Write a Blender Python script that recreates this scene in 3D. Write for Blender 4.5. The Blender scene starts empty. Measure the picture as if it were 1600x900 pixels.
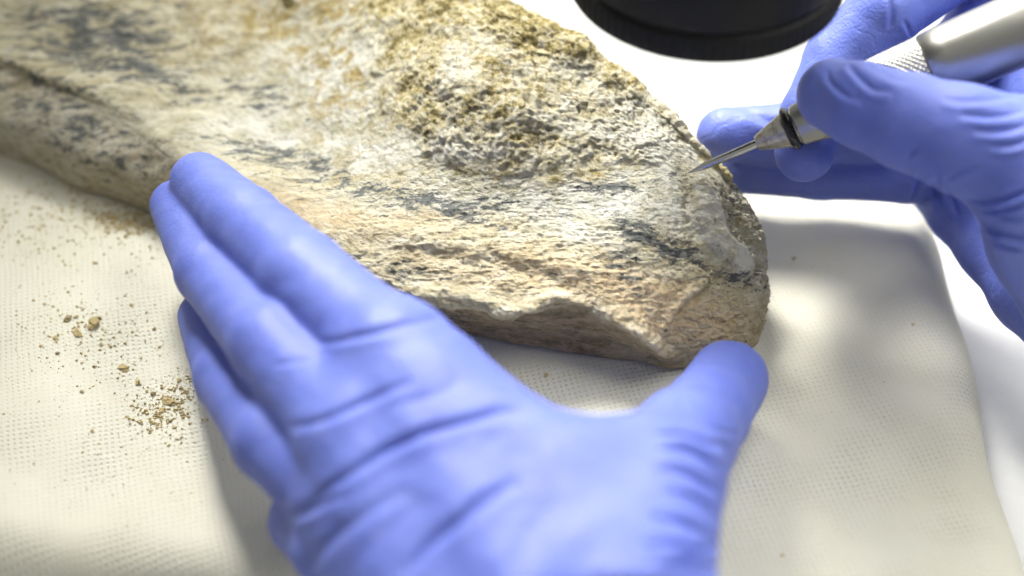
import bpy, math, random
import numpy as np
from mathutils import Vector

random.seed(7)
rng = np.random.default_rng(7)
S = 0.01                                   # all modelling below is written in centimetres
scene = bpy.context.scene
C = scene.collection

# ------------------------------------------------------------------ camera
CAM = np.array([0.0, -28.3, 31.3]); PITCH = math.radians(45.0); LENS = 55.0
cam = bpy.data.cameras.new("camera"); camo = bpy.data.objects.new("camera", cam); C.objects.link(camo)
camo.location = Vector(CAM * S); camo.rotation_euler = (math.radians(90) - PITCH, 0, 0)
cam.lens = LENS; cam.sensor_width = 36.0; cam.clip_start = 0.01; cam.clip_end = 50
cam.dof.use_dof = True; cam.dof.aperture_fstop = 4.4
FOCUS = 41.8
cam.dof.focus_distance = FOCUS * S
cam.dof.aperture_blades = 0
scene.camera = camo

# ------------------------------------------------------------------ world, lamps, exposure
w = bpy.data.worlds.new("World"); scene.world = w; w.use_nodes = True
bg = w.node_tree.nodes["Background"]
bg.inputs[0].default_value = (1.0, 1.0, 0.95, 1); bg.inputs[1].default_value = 0.35

def area(name, loc, target, size, power, col, shape='DISK', size_y=None):
    l = bpy.data.lights.new(name, 'AREA'); l.shape = shape; l.size = size * S
    if size_y: l.size_y = size_y * S
    l.energy = power; l.color = col
    o = bpy.data.objects.new(name, l); C.objects.link(o)
    o.location = Vector(loc) * S
    o.rotation_euler = (Vector(target) - Vector(loc)).to_track_quat('-Z', 'Y').to_euler()
    return o
area("window_light", (11, 36, 17), (7, 13, -1), 34, 0.45, (1.0, 0.99, 0.93))
area("side_fill", (28, 7, 42), (16, 3, 0), 40, 2.1, (1.0, 0.99, 0.94))  # unseen soft fill, added high at right to brighten the cloth evenly
lamp = area("bench_lamp", (-9, 37, 48), (6, .5, 2), 29, .80, (1.0, 0.98, 0.92))
lamp.data.spread = math.radians(34)

vs = scene.view_settings
scene.display_settings.display_device = 'sRGB'
vs.view_transform = 'Standard'; vs.look = 'None'; vs.exposure = 0.0; vs.gamma = 1.0
vs.use_curve_mapping = False
scene.render.engine = 'CYCLES'
scene.cycles.use_denoising = True
scene.cycles.max_bounces = 8
scene.cycles.sample_clamp_indirect = 4

# ------------------------------------------------------------------ helpers
FPX = LENS / 36.0 * 1600.0
F = np.array([0, math.cos(PITCH), -math.sin(PITCH)]); R_ = np.array([1.0, 0, 0]); U = np.array([0, math.sin(PITCH), math.cos(PITCH)])

def P(px, py, z):
    """a point at height z (cm) that lies along the sight line through a point of the survey picture"""
    d = F + (px - 800) / FPX * R_ + (450 - py) / FPX * U
    return CAM + d * ((z - CAM[2]) / d[2])

def proj(V):
    q = V - CAM
    dz = q @ F
    return 800 + FPX * (q @ R_) / dz, 450 - FPX * (q @ U) / dz

def _hash(ix, iy, iz, seed):
    h = (ix.astype(np.int64) * 374761393 + iy.astype(np.int64) * 668265263 + iz.astype(np.int64) * 2147483647 + seed * 974634777) & 0xFFFFFFFF
    h = ((h ^ (h >> 13)) * 1274126177) & 0xFFFFFFFF
    h = ((h ^ (h >> 16)) * 2246822519) & 0xFFFFFFFF
    h = h ^ (h >> 15)
    return (h & 0xFFFFFF).astype(np.float32) / float(0xFFFFFF) * 2 - 1

def noise3(p, seed=0):
    i = np.floor(p).astype(np.int64); f = (p - i).astype(np.float32)
    u = f * f * f * (f * (f * 6 - 15) + 10)
    out = 0
    for dx in (0, 1):
        wx = u[:, 0] if dx else 1 - u[:, 0]
        for dy in (0, 1):
            wy = u[:, 1] if dy else 1 - u[:, 1]
            for dz in (0, 1):
                wz = u[:, 2] if dz else 1 - u[:, 2]
                out = out + _hash(i[:, 0] + dx, i[:, 1] + dy, i[:, 2] + dz, seed) * wx * wy * wz
    return out

def fbm(p, octs=4, gain=0.5, lac=2.03, seed=0, ridged=False):
    a, s, tot = 1.0, 0.0, 0.0
    for o in range(octs):
        n = noise3(p * (lac ** o) + 13.7 * o, seed + o)
        if ridged: n = 1 - 2 * np.abs(n)
        s = s + a * n; tot += a; a *= gain
    return s / tot

def sstep(a, b, x):
    t = np.clip((x - a) / (b - a), 0, 1); return t * t * (3 - 2 * t)

def vnormals(V, Fc):
    a, b, c, d = (V[Fc[:, i]] for i in range(4))
    n = np.cross(c - a, d - b)
    N = np.zeros_like(V)
    for i in range(4): 
        for k in range(3):
            N[:, k] += np.bincount(Fc[:, i], weights=n[:, k], minlength=len(V))
    return N / (np.linalg.norm(N, axis=1, keepdims=True) + 1e-9)

def mk(name, V, Fc, mat, parent=None, loc=None, attrs=None, smooth=True, link=True):
    """one mesh object; V in cm"""
    V = np.asarray(V, dtype=np.float64)
    if loc is None: loc = np.zeros(3)
    me = bpy.data.meshes.new(name)
    Vm = (V - np.asarray(loc)) * S
    if isinstance(Fc, np.ndarray) and Fc.ndim == 2:
        k = Fc.shape[1]
        me.vertices.add(len(Vm)); me.vertices.foreach_set("co", Vm.astype(np.float32).ravel())
        me.loops.add(Fc.size); me.loops.foreach_set("vertex_index", Fc.astype(np.int32).ravel())
        me.polygons.add(len(Fc)); me.polygons.foreach_set("loop_start", np.arange(0, Fc.size, k, dtype=np.int32))
        me.polygons.foreach_set("loop_total", np.full(len(Fc), k, dtype=np.int32))
        me.update(calc_edges=True)
    else:
        me.from_pydata([tuple(v) for v in Vm], [], [tuple(int(i) for i in f) for f in Fc])
    if attrs:
        for an, av in attrs.items():
            at = me.attributes.new(an, 'FLOAT', 'POINT'); at.data.foreach_set("value", np.asarray(av, dtype=np.float32))
    me.validate()
    if smooth: me.shade_smooth()
    if mat: me.materials.append(mat)
    o = bpy.data.objects.new(name, me)
    if link: C.objects.link(o)
    if parent is not None:
        o.parent = parent
        o.location = Vector((np.asarray(loc) * S)) - parent.location
    else:
        o.location = Vector(np.asarray(loc) * S)
    return o

def empty(name, loc):
    o = bpy.data.objects.new(name, None); C.objects.link(o); o.location = Vector(np.asarray(loc) * S)
    o.empty_display_size = 0.01
    return o

def tag(o, label=None, cat=None, group=None, kind=None):
    if label: o['label'] = label
    if cat: o['category'] = cat
    if group: o['group'] = group
    if kind: o['kind'] = kind
    return o

def seg_dist(px, py, pts):
    """distance (survey px), signed side and run 0..1 along a polyline"""
    pts = np.asarray(pts, float)
    L = np.r_[0, np.cumsum(np.hypot(*(pts[1:] - pts[:-1]).T))]
    best = np.full(px.shape, 1e9); side = np.zeros(px.shape); run = np.zeros(px.shape)
    for i in range(len(pts) - 1):
        a, b = pts[i], pts[i + 1]; d = b - a; l2 = d @ d
        t = np.clip(((px - a[0]) * d[0] + (py - a[1]) * d[1]) / l2, 0, 1)
        dx = px - a[0] - t * d[0]; dy = py - a[1] - t * d[1]
        dd = np.hypot(dx, dy); m = dd < best
        best = np.where(m, dd, best); side = np.where(m, np.sign(d[0] * dy - d[1] * dx), side)
        run = np.where(m, (L[i] + t * (L[i + 1] - L[i])) / L[-1], run)
    return best, side, run

def smooth_line(pts, n=6):
    pts = np.asarray(pts, float)
    if len(pts) < 3: return pts
    q = np.vstack([2 * pts[0] - pts[1], pts, 2 * pts[-1] - pts[-2]]); out = []
    for i in range(1, len(q) - 2):
        for t in np.linspace(0, 1, n, endpoint=False):
            out.append(0.5 * (2 * q[i] + (q[i + 1] - q[i - 1]) * t + (2 * q[i - 1] - 5 * q[i] + 4 * q[i + 1] - q[i + 2]) * t * t + (3 * q[i] - q[i - 1] - 3 * q[i + 1] + q[i + 2]) * t ** 3))
    out.append(pts[-1]); return np.array(out)

# ------------------------------------------------------------------ node helper
class NT:
    def __init__(self, name):
        self.m = bpy.data.materials.new(name); self.m.use_nodes = True
        self.t = self.m.node_tree; self.b = self.t.nodes["Principled BSDF"]; self.out = self.t.nodes["Material Output"]
        self.tc = self.t.nodes.new("ShaderNodeTexCoord")
    def n(self, typ, **kw):
        x = self.t.nodes.new(typ)
        for k, v in kw.items():
            if k.startswith('_'): setattr(x, k[1:], v)
        return x
    def l(self, a, b): self.t.links.new(a, b)
    def mapping(self, scale=(1, 1, 1), rot=(0, 0, 0), loc=(0, 0, 0), src=None):
        m = self.n("ShaderNodeMapping"); self.l(src or self.tc.outputs['Object'], m.inputs[0])
        m.inputs['Scale'].default_value = scale; m.inputs['Rotation'].default_value = rot; m.inputs['Location'].default_value = loc
        return m.outputs[0]
    def noise(self, vec, scale, detail=4, rough=0.55, dist=0.0, out='Fac'):
        x = self.n("ShaderNodeTexNoise"); self.l(vec, x.inputs['Vector'])
        x.inputs['Scale'].default_value = scale; x.inputs['Detail'].default_value = detail
        x.inputs['Roughness'].default_value = rough; x.inputs['Distortion'].default_value = dist
        return x.outputs[out]
    def vor(self, vec, scale, out='Distance', feature='F1', rand=1.0):
        x = self.n("ShaderNodeTexVoronoi"); x.feature = feature; self.l(vec, x.inputs['Vector'])
        x.inputs['Scale'].default_value = scale; x.inputs['Randomness'].default_value = rand
        return x.outputs[out]
    def math(self, op, a, b=None, c=None, clamp=False):
        x = self.n("ShaderNodeMath"); x.operation = op; x.use_clamp = clamp
        for i, v in enumerate((a, b, c)):
            if v is None: continue
            if isinstance(v, (int, float)): x.inputs[i].default_value = v
            else: self.l(v, x.inputs[i])
        return x.outputs[0]
    def ramp(self, fac, stops, interp='LINEAR'):
        x = self.n("ShaderNodeValToRGB"); x.color_ramp.interpolation = interp
        el = x.color_ramp.elements
        while len(el) < len(stops): el.new(0.5)
        for e, (p, c) in zip(el, stops):
            e.position = p; e.color = (c, c, c, 1) if isinstance(c, (int, float)) else (*c, 1)
        self.l(fac, x.inputs[0]); return x.outputs[0]
    def mix(self, fac, a, b, blend='MIX'):
        x = self.n("ShaderNodeMix"); x.data_type = 'RGBA'; x.blend_type = blend
        if isinstance(fac, (int, float)): x.inputs[0].default_value = fac
        else: self.l(fac, x.inputs[0])
        for i, v in ((6, a), (7, b)):
            if isinstance(v, tuple): x.inputs[i].default_value = (*v, 1)
            else: self.l(v, x.inputs[i])
        return x.outputs[2]
    def attr(self, name):
        x = self.n("ShaderNodeAttribute"); x.attribute_name = name; return x.outputs['Fac']
    def bump(self, h, dist, strength=1.0, normal=None):
        x = self.n("ShaderNodeBump"); x.inputs['Distance'].default_value = dist * S; x.inputs['Strength'].default_value = strength
        self.l(h, x.inputs['Height'])
        if normal is not None: self.l(normal, x.inputs['Normal'])
        return x.outputs[0]
    def set(self, **kw):
        for k, v in kw.items():
            inp = self.b.inputs[k.replace('_', ' ')]
            if isinstance(v, (int, float)): inp.default_value = v
            elif isinstance(v, tuple): inp.default_value = (*v, 1)
            else: self.l(v, inp)
        return self.m

# ------------------------------------------------------------------ materials
def mat_bone():
    t = NT("fossil_bone"); b = t.b
    cm = t.mapping((100, 100, 100))
    fib = t.mapping((55, 190, 190), rot=(0, 0, math.radians(-6)))
    warp = t.noise(cm, 0.8, 3, out='Color')
    wv = t.n("ShaderNodeVectorMath"); wv.operation = 'MULTIPLY_ADD'; t.l(warp, wv.inputs[0]); wv.inputs[1].default_value = (.8, .8, .8); t.l(fib, wv.inputs[2])
    fw = wv.outputs[0]
    base = t.ramp(t.noise(fw, 1.6, 6, .65), [(.30, (.23, .20, .11)), (.44, (.45, .395, .25)), (.54, (.585, .54, .38)), (.68, (.70, .67, .55))])
    # powdery pale patches
    powd = t.ramp(t.noise(cm, 1.3, 7, .7), [(.38, (.42, .405, .30)), (.52, (.60, .59, .51)), (.7, (.72, .71, .65))])
    pf = t.math('ADD', t.math('ADD', t.attr("pale"), .14), t.math('MULTIPLY', t.math('SUBTRACT', t.noise(cm, 2.2, 8, .75), .5), 2.6), clamp=True)
    col = t.mix(pf, base, powd)
    # ochre stain inside the pale zone
    och = t.ramp(t.noise(cm, 1.9, 9, .72, 0.6), [(.47, 0.0), (.56, 1.0)])
    col = t.mix(t.math('MULTIPLY', och, t.attr("ochre")), col, (.36, .27, .09))
    # reddish grey fracture face, its colour darkened further to keep the undercut in shade
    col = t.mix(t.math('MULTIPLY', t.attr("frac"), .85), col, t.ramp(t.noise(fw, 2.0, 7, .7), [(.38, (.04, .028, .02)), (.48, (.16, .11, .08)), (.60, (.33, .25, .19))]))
    col = t.mix(t.math('MULTIPLY', t.attr("peach"), t.ramp(t.noise(fw, 4, 5, .7), [(.35, .25), (.6, .9)])), col, (.68, .50, .29))
    ck = t.math('ABSOLUTE', t.math('SUBTRACT', t.noise(cm, 1.1, 9, .62, 1.2), .5))
    ckm = t.math('MULTIPLY', t.ramp(ck, [(0.0, 1.0), (.012, 0.0)]), t.ramp(t.noise(cm, .8, 3), [(.42, 0.0), (.55, .8)]))
    col = t.mix(ckm, col, (.27, .20, .08))
    # dark mineral streaks
    dn = t.math('ADD', t.math('MULTIPLY_ADD', t.noise(fw, 7.0, 6, .72), .5, t.math('MULTIPLY', t.noise(fw, 2.3, 3, .55), .5)), t.math('MULTIPLY', t.math('SUBTRACT', t.math('MINIMUM', t.attr("dark"), 1.0), .34), .155))
    dm = t.ramp(dn, [(.54, 0.0), (.575, .7), (.62, 1.0)])
    col = t.mix(t.math('MULTIPLY', dm, .95), col, t.ramp(t.noise(cm, 5, 4), [(.35, (.035, .045, .05)), (.65, (.11, .12, .12))]))
    sp = t.ramp(t.noise(t.mapping((70, 160, 160), loc=(3, 1, 2)), 5.5, 5, .7), [(.62, 0.0), (.70, 1.0)])
    col = t.mix(t.math('MULTIPLY', sp, t.math('ADD', .25, t.math('MULTIPLY', t.attr("dark"), .6)), clamp=True), col, (.10, .10, .085))
    h = t.math('ADD', t.noise(fw, 3.2, 9, .75), t.math('MULTIPLY', t.noise(cm, 16, 5, .7), .6))
    nb = t.bump(h, .09, 1.0)
    return t.set(Base_Color=col, Roughness=t.ramp(t.noise(cm, 9, 4), [(.35, .42), (.6, .75)]), Normal=nb)

def mat_matrix():
    t = NT("rock_matrix"); cm = t.mapping((100, 100, 100))
    a = t.math('MULTIPLY_ADD', t.noise(cm, 5.0, 6, .7, .3), .6, t.math('MULTIPLY', t.noise(cm, .9, 4, .6), .4))
    c1 = t.ramp(a, [(.42, (.15, .115, .03)), (.48, (.33, .265, .095)), (.53, (.50, .43, .235)), (.60, (.60, .56, .42))])
    pw = t.math('ADD', t.attr("pale"), t.math('MULTIPLY', t.math('SUBTRACT', t.math('MULTIPLY_ADD', t.noise(t.mapping((100, 100, 100), loc=(7, 2, 1)), 4.5, 7, .7), .55, t.math('MULTIPLY', t.noise(cm, 1.3, 4), .45)), .508), 4.2), clamp=True)
    c2 = t.mix(pw, c1, (.66, .645, .56))
    sp = t.ramp(t.noise(cm, 11, 5, .7), [(.66, 0.0), (.72, 1.0)])
    c3 = t.mix(t.math('MULTIPLY', sp, .7), c2, (.12, .11, .09))
    h = t.math('ADD', t.noise(cm, 6, 9, .78), t.math('MULTIPLY', t.noise(cm, 18, 5, .75), .6))
    return t.set(Base_Color=c3, Roughness=.85, Normal=t.bump(h, .09, 1.0))

def mat_glove():
    t = NT("nitrile_glove"); cm = t.mapping((100, 100, 100))
    v = t.noise(cm, .5, 3)
    col = t.ramp(v, [(.3, (.108, .148, .51)), (.7, (.130, .178, .57))])
    h = t.math('ADD', t.math('MULTIPLY', t.noise(cm, 14, 3, .6), .6), t.math('MULTIPLY', t.vor(cm, 13, feature='SMOOTH_F1'), .6))
    n1 = t.bump(h, .018, .8)
    n2 = t.bump(t.noise(t.mapping((45, 100, 100), rot=(0, 0, .6)), 1.3, 4, .5, .8), .02, .15, n1)
    cr = t.math('ABSOLUTE', t.math('SUBTRACT', t.noise(t.mapping((28, 85, 60), rot=(0, .3, math.radians(-48))), 1.0, 2, .5, .6), .5))
    cr = t.math('MULTIPLY', t.ramp(cr, [(0.0, 0.0), (.035, 1.0)]), 1.0)
    crm = t.ramp(t.noise(t.mapping((100, 100, 100), loc=(3, 4, 5)), .35, 2), [(.46, 0.0), (.6, 1.0)])
    n2 = t.bump(t.math('MULTIPLY', t.math('SUBTRACT', cr, 1.0), crm), .012, .6, n2)
    smear = t.math('MULTIPLY', t.ramp(t.noise(cm, 1.4, 7, .75, .5), [(.52, 0.0), (.75, 1.0)]), .16)
    col = t.mix(smear, col, (.42, .42, .52))
    t.b.inputs['Subsurface Weight'].default_value = .12
    t.b.inputs['Subsurface Radius'].default_value = (.3, .4, 1.0); t.b.inputs['Subsurface Scale'].default_value = .003
    return t.set(Base_Color=col, Roughness=.54, Normal=n2, Specular_IOR_Level=.5)

def mat_cloth():
    t = NT("nonwoven_cloth"); cm = t.mapping((100, 100, 100))
    wn = t.noise(cm, .35, 6, .62, out='Color')
    wv = t.n("ShaderNodeVectorMath"); wv.operation = 'MULTIPLY_ADD'; t.l(wn, wv.inputs[0]); wv.inputs[1].default_value = (.35, .35, 0); t.l(cm, wv.inputs[2])
    m = t.n("ShaderNodeMapping"); t.l(wv.outputs[0], m.inputs[0]); m.inputs['Rotation'].default_value = (0, 0, math.radians(31))
    sx = t.n("ShaderNodeSeparateXYZ"); t.l(m.outputs[0], sx.inputs[0])
    k = 2 * math.pi / .215
    a = t.math('SINE', t.math('MULTIPLY', sx.outputs[0], k)); b_ = t.math('SINE', t.math('MULTIPLY', sx.outputs[1], k))
    dots = t.math('MULTIPLY', a, b_)                       # staggered embossed dimples
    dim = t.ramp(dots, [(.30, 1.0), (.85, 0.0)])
    var = t.ramp(t.noise(cm, .45, 3), [(.35, .12), (.68, 1.0)])
    fine = t.noise(cm, 38, 5, .7)
    h = t.math('ADD', t.math('MULTIPLY', dim, var), t.math('MULTIPLY', fine, .22))
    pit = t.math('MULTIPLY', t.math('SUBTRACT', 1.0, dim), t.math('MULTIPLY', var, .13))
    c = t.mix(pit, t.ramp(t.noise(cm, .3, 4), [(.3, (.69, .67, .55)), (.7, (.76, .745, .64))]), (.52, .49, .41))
    pink = t.ramp(t.noise(cm, 3.1, 5, .7), [(.56, 0.0), (.75, 1.0)])
    c = t.mix(t.math('MULTIPLY', pink, .22), c, (.66, .50, .42))
    dust = t.math('MULTIPLY', t.ramp(t.noise(cm, 1.1, 9, .8), [(.52, 0.0), (.72, 1.0)]), t.attr("dust"))
    c = t.mix(t.math('MULTIPLY', dust, .75), c, (.50, .39, .20))
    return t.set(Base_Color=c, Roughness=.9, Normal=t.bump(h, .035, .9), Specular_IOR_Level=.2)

def mat_simple(name, col, rough, metal=0, bumpscale=None, bumpd=.01, spec=.5):
    t = NT(name); cm = t.mapping((100, 100, 100))
    c = t.mix(t.math('MULTIPLY', t.noise(cm, 2.2, 6, .7), .35), col, tuple(x * .6 for x in col))
    kw = dict(Base_Color=c, Metallic=metal, Specular_IOR_Level=spec, Roughness=t.ramp(t.noise(cm, 4, 6, .7), [(.3, max(rough - .08, .03)), (.7, rough + .08)]))
    if bumpscale: kw['Normal'] = t.bump(t.noise(cm, bumpscale, 5), bumpd, .6)
    return t.set(**kw)

def mat_steel(name, col, rough, grime=0.0):
    t = NT(name); cm = t.mapping((100, 100, 100))
    sc = t.ramp(t.noise(t.mapping((20, 260, 260), rot=(.4, .2, .9)), 1.5, 4, .6), [(.66, 0.0), (.70, 1.0)])
    g = t.ramp(t.noise(cm, 5, 7, .75), [(.48, 0.0), (.66, 1.0)])
    c = t.mix(t.math('MULTIPLY', g, grime), col, (.16, .12, .07))
    c = t.mix(t.math('MULTIPLY', sc, .35), c, (.8, .8, .78))
    r = t.math('ADD', rough, t.math('MULTIPLY', g, .03 + .2 * grime))
    return t.set(Base_Color=c, Metallic=1.0, Roughness=r)

M_bone, M_matrix, M_glove, M_cloth = mat_bone(), mat_matrix(), mat_glove(), mat_cloth()
M_table = mat_simple("white_table", (.80, .80, .79), .35)
M_black = mat_simple("black_anodised", (.010, .010, .010), .55, 0, 20, .004, .2)
M_lens = mat_simple("lens_glass", (.02, .025, .04), .05, 0)
M_steel = mat_steel("brushed_steel", (.38, .375, .345), .33)
M_cone = mat_steel("stained_steel", (.52, .50, .44), .32, .75)
M_needle = mat_steel("polished_carbide", (.50, .49, .47), .14)
M_rubber = mat_simple("black_rubber", (.012, .012, .012), .28)
M_crumb = mat_simple("stone_crumb", (.60, .48, .24), .9, 0, 30, .02)
M_crumb2 = mat_simple("grey_crumb", (.38, .31, .17), .9, 0, 30, .02)

# ------------------------------------------------------------------ table and folded cloth pad
TZ = -2.6
g = np.linspace(-90, 90, 13); gx, gy = np.meshgrid(g, g); V = np.c_[gx.ravel(), gy.ravel() + 10, np.full(gx.size, TZ)]
Fc = np.array([[r * 13 + c, r * 13 + c + 1, (r + 1) * 13 + c + 1, (r + 1) * 13 + c] for r in range(12) for c in range(12)])
tag(mk("table", V, Fc, M_table), "glossy white table top beneath the folded cloth", kind='structure')

XR = P(1592, 800, 0)[0] + .45; YB = P(1300, 175, 0)[1]; YF = P(60, 888, 0)[1]; XL = -24.0
ER = 1.3
ridges = [([(1215, 385), (1330, 372), (1420, 392), (1500, 425)], 30, .09), ([(1400, 455), (1470, 470), (1560, 520)], 26, .10),
          ([(1440, 372), (1500, 385), (1560, 440)], 20, -.04), ([(1250, 470), (1340, 500), (1450, 560)], 40, -.04),
          ([(0, 590), (90, 640), (230, 760), (330, 900)], 60, .07), ([(0, 700), (120, 790), (200, 900)], 60, -.08)]
def cushion_h(x, y):
    """height of the pad's top over the plane z = 0"""
    x = np.asarray(x, float); y = np.asarray(y, float)
    xr = XR + .12 * np.sin(y * .45) + .07 * np.sin(y * 1.1 + 1)
    yb = YB + .30 * (XR - x) + .15 * np.sin(x * .4 + 2)
    yf = YF - .13 * (x + 13) + .12 * np.sin(x * .5)
    d = np.stack([xr - x, yb - y, y - yf, x - XL])
    d = np.clip(d, 0, ER * 1.4) / (ER * 1.4)
    drop = np.sqrt(np.clip(np.sum((1 - d) ** 2, axis=0), 0, 1))
    h = -abs(TZ) * .95 * (1 - np.sqrt(np.clip(1 - drop ** 2.3, 0, 1)))
    pts = np.c_[x.ravel(), y.ravel(), np.zeros(x.size)]
    n = (noise3(pts * .22, 3) * .13 + noise3(pts * .6, 5) * .05 + noise3(pts * 1.4, 6) * .012).reshape(x.shape)
    px, py = proj(pts)
    r = np.zeros(x.size)
    for pl, wd, am in ridges:
        dd, _, t = seg_dist(px, py, smooth_line(pl)); r += am * np.exp(-(dd / wd) ** 2) * np.sin(np.pi * np.clip(t, .03, .97)) ** .5
    return h + n * (1 - drop) - .06 + r.reshape(x.shape)
nx, ny = 420, 360
def warp01(n):  # denser towards both ends
    s = np.linspace(0, 1, n); return s + .04 * np.sin(2 * np.pi * s) * -1 * -1 * -1
sx, sy = warp01(nx), warp01(ny)
gx, gy = np.meshgrid(sx, sy)
x = XL + gx * (XR - XL)
yf_ = YF - .13 * (x + 13) + .12 * np.sin(x * .5)
xr_ = None
y = yf_ + gy * (YB + .30 * (XR - x) + .15 * np.sin(x * .4 + 2) - yf_)
x = XL + gx * (XR + .12 * np.sin(y * .45) + .07 * np.sin(y * 1.1 + 1) - XL)
yf_ = YF - .13 * (x + 13) + .12 * np.sin(x * .5)
y = yf_ + gy * (YB + .30 * (XR - x) + .15 * np.sin(x * .4 + 2) - yf_)
z = cushion_h(x, y)
V = np.c_[x.ravel(), y.ravel(), z.ravel()]
idx = np.arange(nx * ny).reshape(ny, nx)
Fc = np.stack([idx[:-1, :-1], idx[:-1, 1:], idx[1:, 1:], idx[1:, :-1]], -1).reshape(-1, 4)
ppx, ppy = proj(V)
dust = np.exp(-((ppx - 110) / 150) ** 2 - ((ppy - 330) / 60) ** 2) * 1.0 + np.exp(-((ppx - 220) / 60) ** 2 - ((ppy - 345) / 25) ** 2) + .15 * np.exp(-((ppx - 250) / 90) ** 2 - ((ppy - 600) / 60) ** 2)
tag(mk("folded_cloth", V, Fc, M_cloth, attrs={"dust": dust}), "thick folded off-white nonwoven cloth with embossed dots under the fossil", "cloth")
# lower fold of the cloth that shows at its rim
# ------------------------------------------------------------------ fossil
rows = "c d e f g h i j k l".split()
cage = [
 [(-250,-330,4.2),(-250,-200,3.6),(-250,-120,3.2),(-250,-60,3.0),(-250,-20,2.9),(-250,0,2.8),(-250,20,2.7),(-250,35,2.5),(-250,90,1.4),(-250,150,-.05)],
 [(-120,-300,4.4),(-120,-180,3.8),(-120,-100,3.3),(-120,-40,3.0),(-120,5,2.9),(-120,30,2.75),(-120,52,2.65),(-120,72,2.45),(-120,136,1.6),(-120,192,-.05)],
 [(0,-260,4.6),(0,-160,3.9),(0,-80,3.4),(0,-20,3.0),(0,30,2.8),(0,65,2.7),(0,90,2.6),(0,110,2.25),(0,186,1.55),(0,243,-.05)],
 [(150,-260,5.0),(150,-140,4.3),(145,-50,3.6),(140,20,3.1),(135,80,2.7),(130,120,2.6),(128,140,2.55),(125,158,2.25),(120,236,1.55),(120,292,-.05)],
 [(330,-260,5.4),(310,-130,4.6),(300,-20,3.5),(290,70,2.8),(280,140,2.55),(272,190,2.6),(266,212,2.55),(258,236,2.4),(250,292,1.45),(240,337,-.05)],
 [(480,-220,5.6),(470,-90,4.9),(455,30,3.5),(440,150,2.65),(425,225,2.5),(415,265,2.7),(408,300,2.6),(400,335,2.3),(395,375,1.2),(390,410,-.05)],
 [(610,-150,5.8),(600,-40,5.2),(585,90,4.2),(570,225,3.3),(560,290,2.95),(550,350,2.75),(545,390,2.6),(540,425,2.3),(535,450,1.1),(530,475,.05)],
 [(700,-80,5.8),(690,20,5.3),(680,130,4.75),(672,255,3.5),(668,310,3.1),(662,365,2.9),(660,420,2.6),(658,462,2.2),(668,490,.9),(675,505,.12)],
 [(790,5,5.6),(785,70,5.2),(782,170,4.75),(780,285,3.6),(778,330,3.2),(775,378,2.95),(775,430,2.6),(778,483,2.15),(787,508,.9),(790,530,.12)],
 [(905,65,5.1),(900,115,4.8),(900,190,4.3),(900,280,3.65),(900,335,3.25),(900,390,2.95),(900,440,2.6),(905,478,2.2),(912,520,.9),(915,553,.12)],
 [(990,132,4.5),(990,170,4.35),(995,215,4.1),(1000,275,3.65),(1005,340,3.3),(1005,400,2.85),(1005,465,2.35),(1008,524,1.75),(1012,550,.75),(1015,567,.1)],
 [(1040,176,4.2),(1045,205,4.1),(1055,240,3.95),(1066,280,3.7),(1070,345,3.2),(1065,420,2.65),(1055,490,2.0),(1045,551,1.1),(1043,565,.5),(1042,574,.08)],
 [(1080,222,3.8),(1092,245,3.75),(1105,275,3.6),(1120,310,3.3),(1130,360,2.9),(1130,420,2.4),(1122,480,1.85),(1115,536,1.15),(1112,556,.5),(1110,568,.08)],
 [(1115,260,3.3),(1130,280,3.2),(1145,305,3.0),(1160,340,2.7),(1168,385,2.3),(1170,430,2.0),(1168,480,1.6),(1162,525,1.0),(1160,545,.45),(1155,556,.05)],
 [(1150,298,2.7),(1168,318,2.5),(1182,340,2.3),(1192,365,2.0),(1197,400,1.7),(1197,440,1.3),(1195,480,.9),(1190,515,.5),(1188,525,.3),(1184,535,.03)],
]
G = []
for col in cage:
    pts = [P(*p) for p in col]
    c = pts[0]
    a = np.array([c[0], c[1] + 2.0, -.02]); b = c + np.array([0, 1.3, -1.6]) * min(1, c[2] / 4.0)
    b[2] = max(b[2], .4)
    und = pts[-1] + np.array([0, 1.3, 0]); und[2] = -.02
    G.append([a, b] + pts + [und])
G = np.array(G)
# right end closes under itself
ctr = P(1150, 440, .0)
last = G[-1]
e1 = ctr + (last - ctr) * .90; e1[:, 2] = np.minimum(last[:, 2] * .45, 1.0)
e1[:, 0] = last[:, 0] - .05
e2 = ctr + (last - ctr) * .55; e2[:, 2] = -.02
e3 = ctr + (last - ctr) * .02; e3[:, 2] = -.02
G = np.concatenate([G, e1[None], e2[None], e3[None]])

def cr_interp(A, ts, axis=0):
    A = np.moveaxis(A, axis, 0); n = len(A)
    i = np.clip(np.floor(ts).astype(int), 0, n - 2); t = (ts - i).reshape((-1,) + (1,) * (A.ndim - 1))
    p0 = A[np.maximum(i - 1, 0)]; p1 = A[i]; p2 = A[i + 1]; p3 = A[np.minimum(i + 2, n - 1)]
    k = .42
    m1 = k * (p2 - p0); m2 = k * (p3 - p1)
    r = (2 * t**3 - 3 * t**2 + 1) * p1 + (t**3 - 2 * t**2 + t) * m1 + (-2 * t**3 + 3 * t**2) * p2 + (t**3 - t**2) * m2
    return np.moveaxis(r, 0, axis)
def samples(steps):
    out = []
    for i, s in enumerate(steps): out += list(i + np.arange(s) / s)
    return np.array(out + [len(steps)])
us = samples([30, 46, 56, 60, 60, 60, 58, 56, 56, 50, 34, 34, 30, 26, 14, 10, 8])
vv = samples([8, 14, 60, 60, 66, 54, 52, 48, 48, 26, 26, 8])
B = cr_interp(cr_interp(G, us, 0), vv, 1)           # (nu, nv, 3)
nu, nv = B.shape[:2]
V = B.reshape(-1, 3)
vrow = np.tile(vv, nu); ucol = np.repeat(us, nv)
idx = np.arange(nu * nv).reshape(nu, nv)
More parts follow.
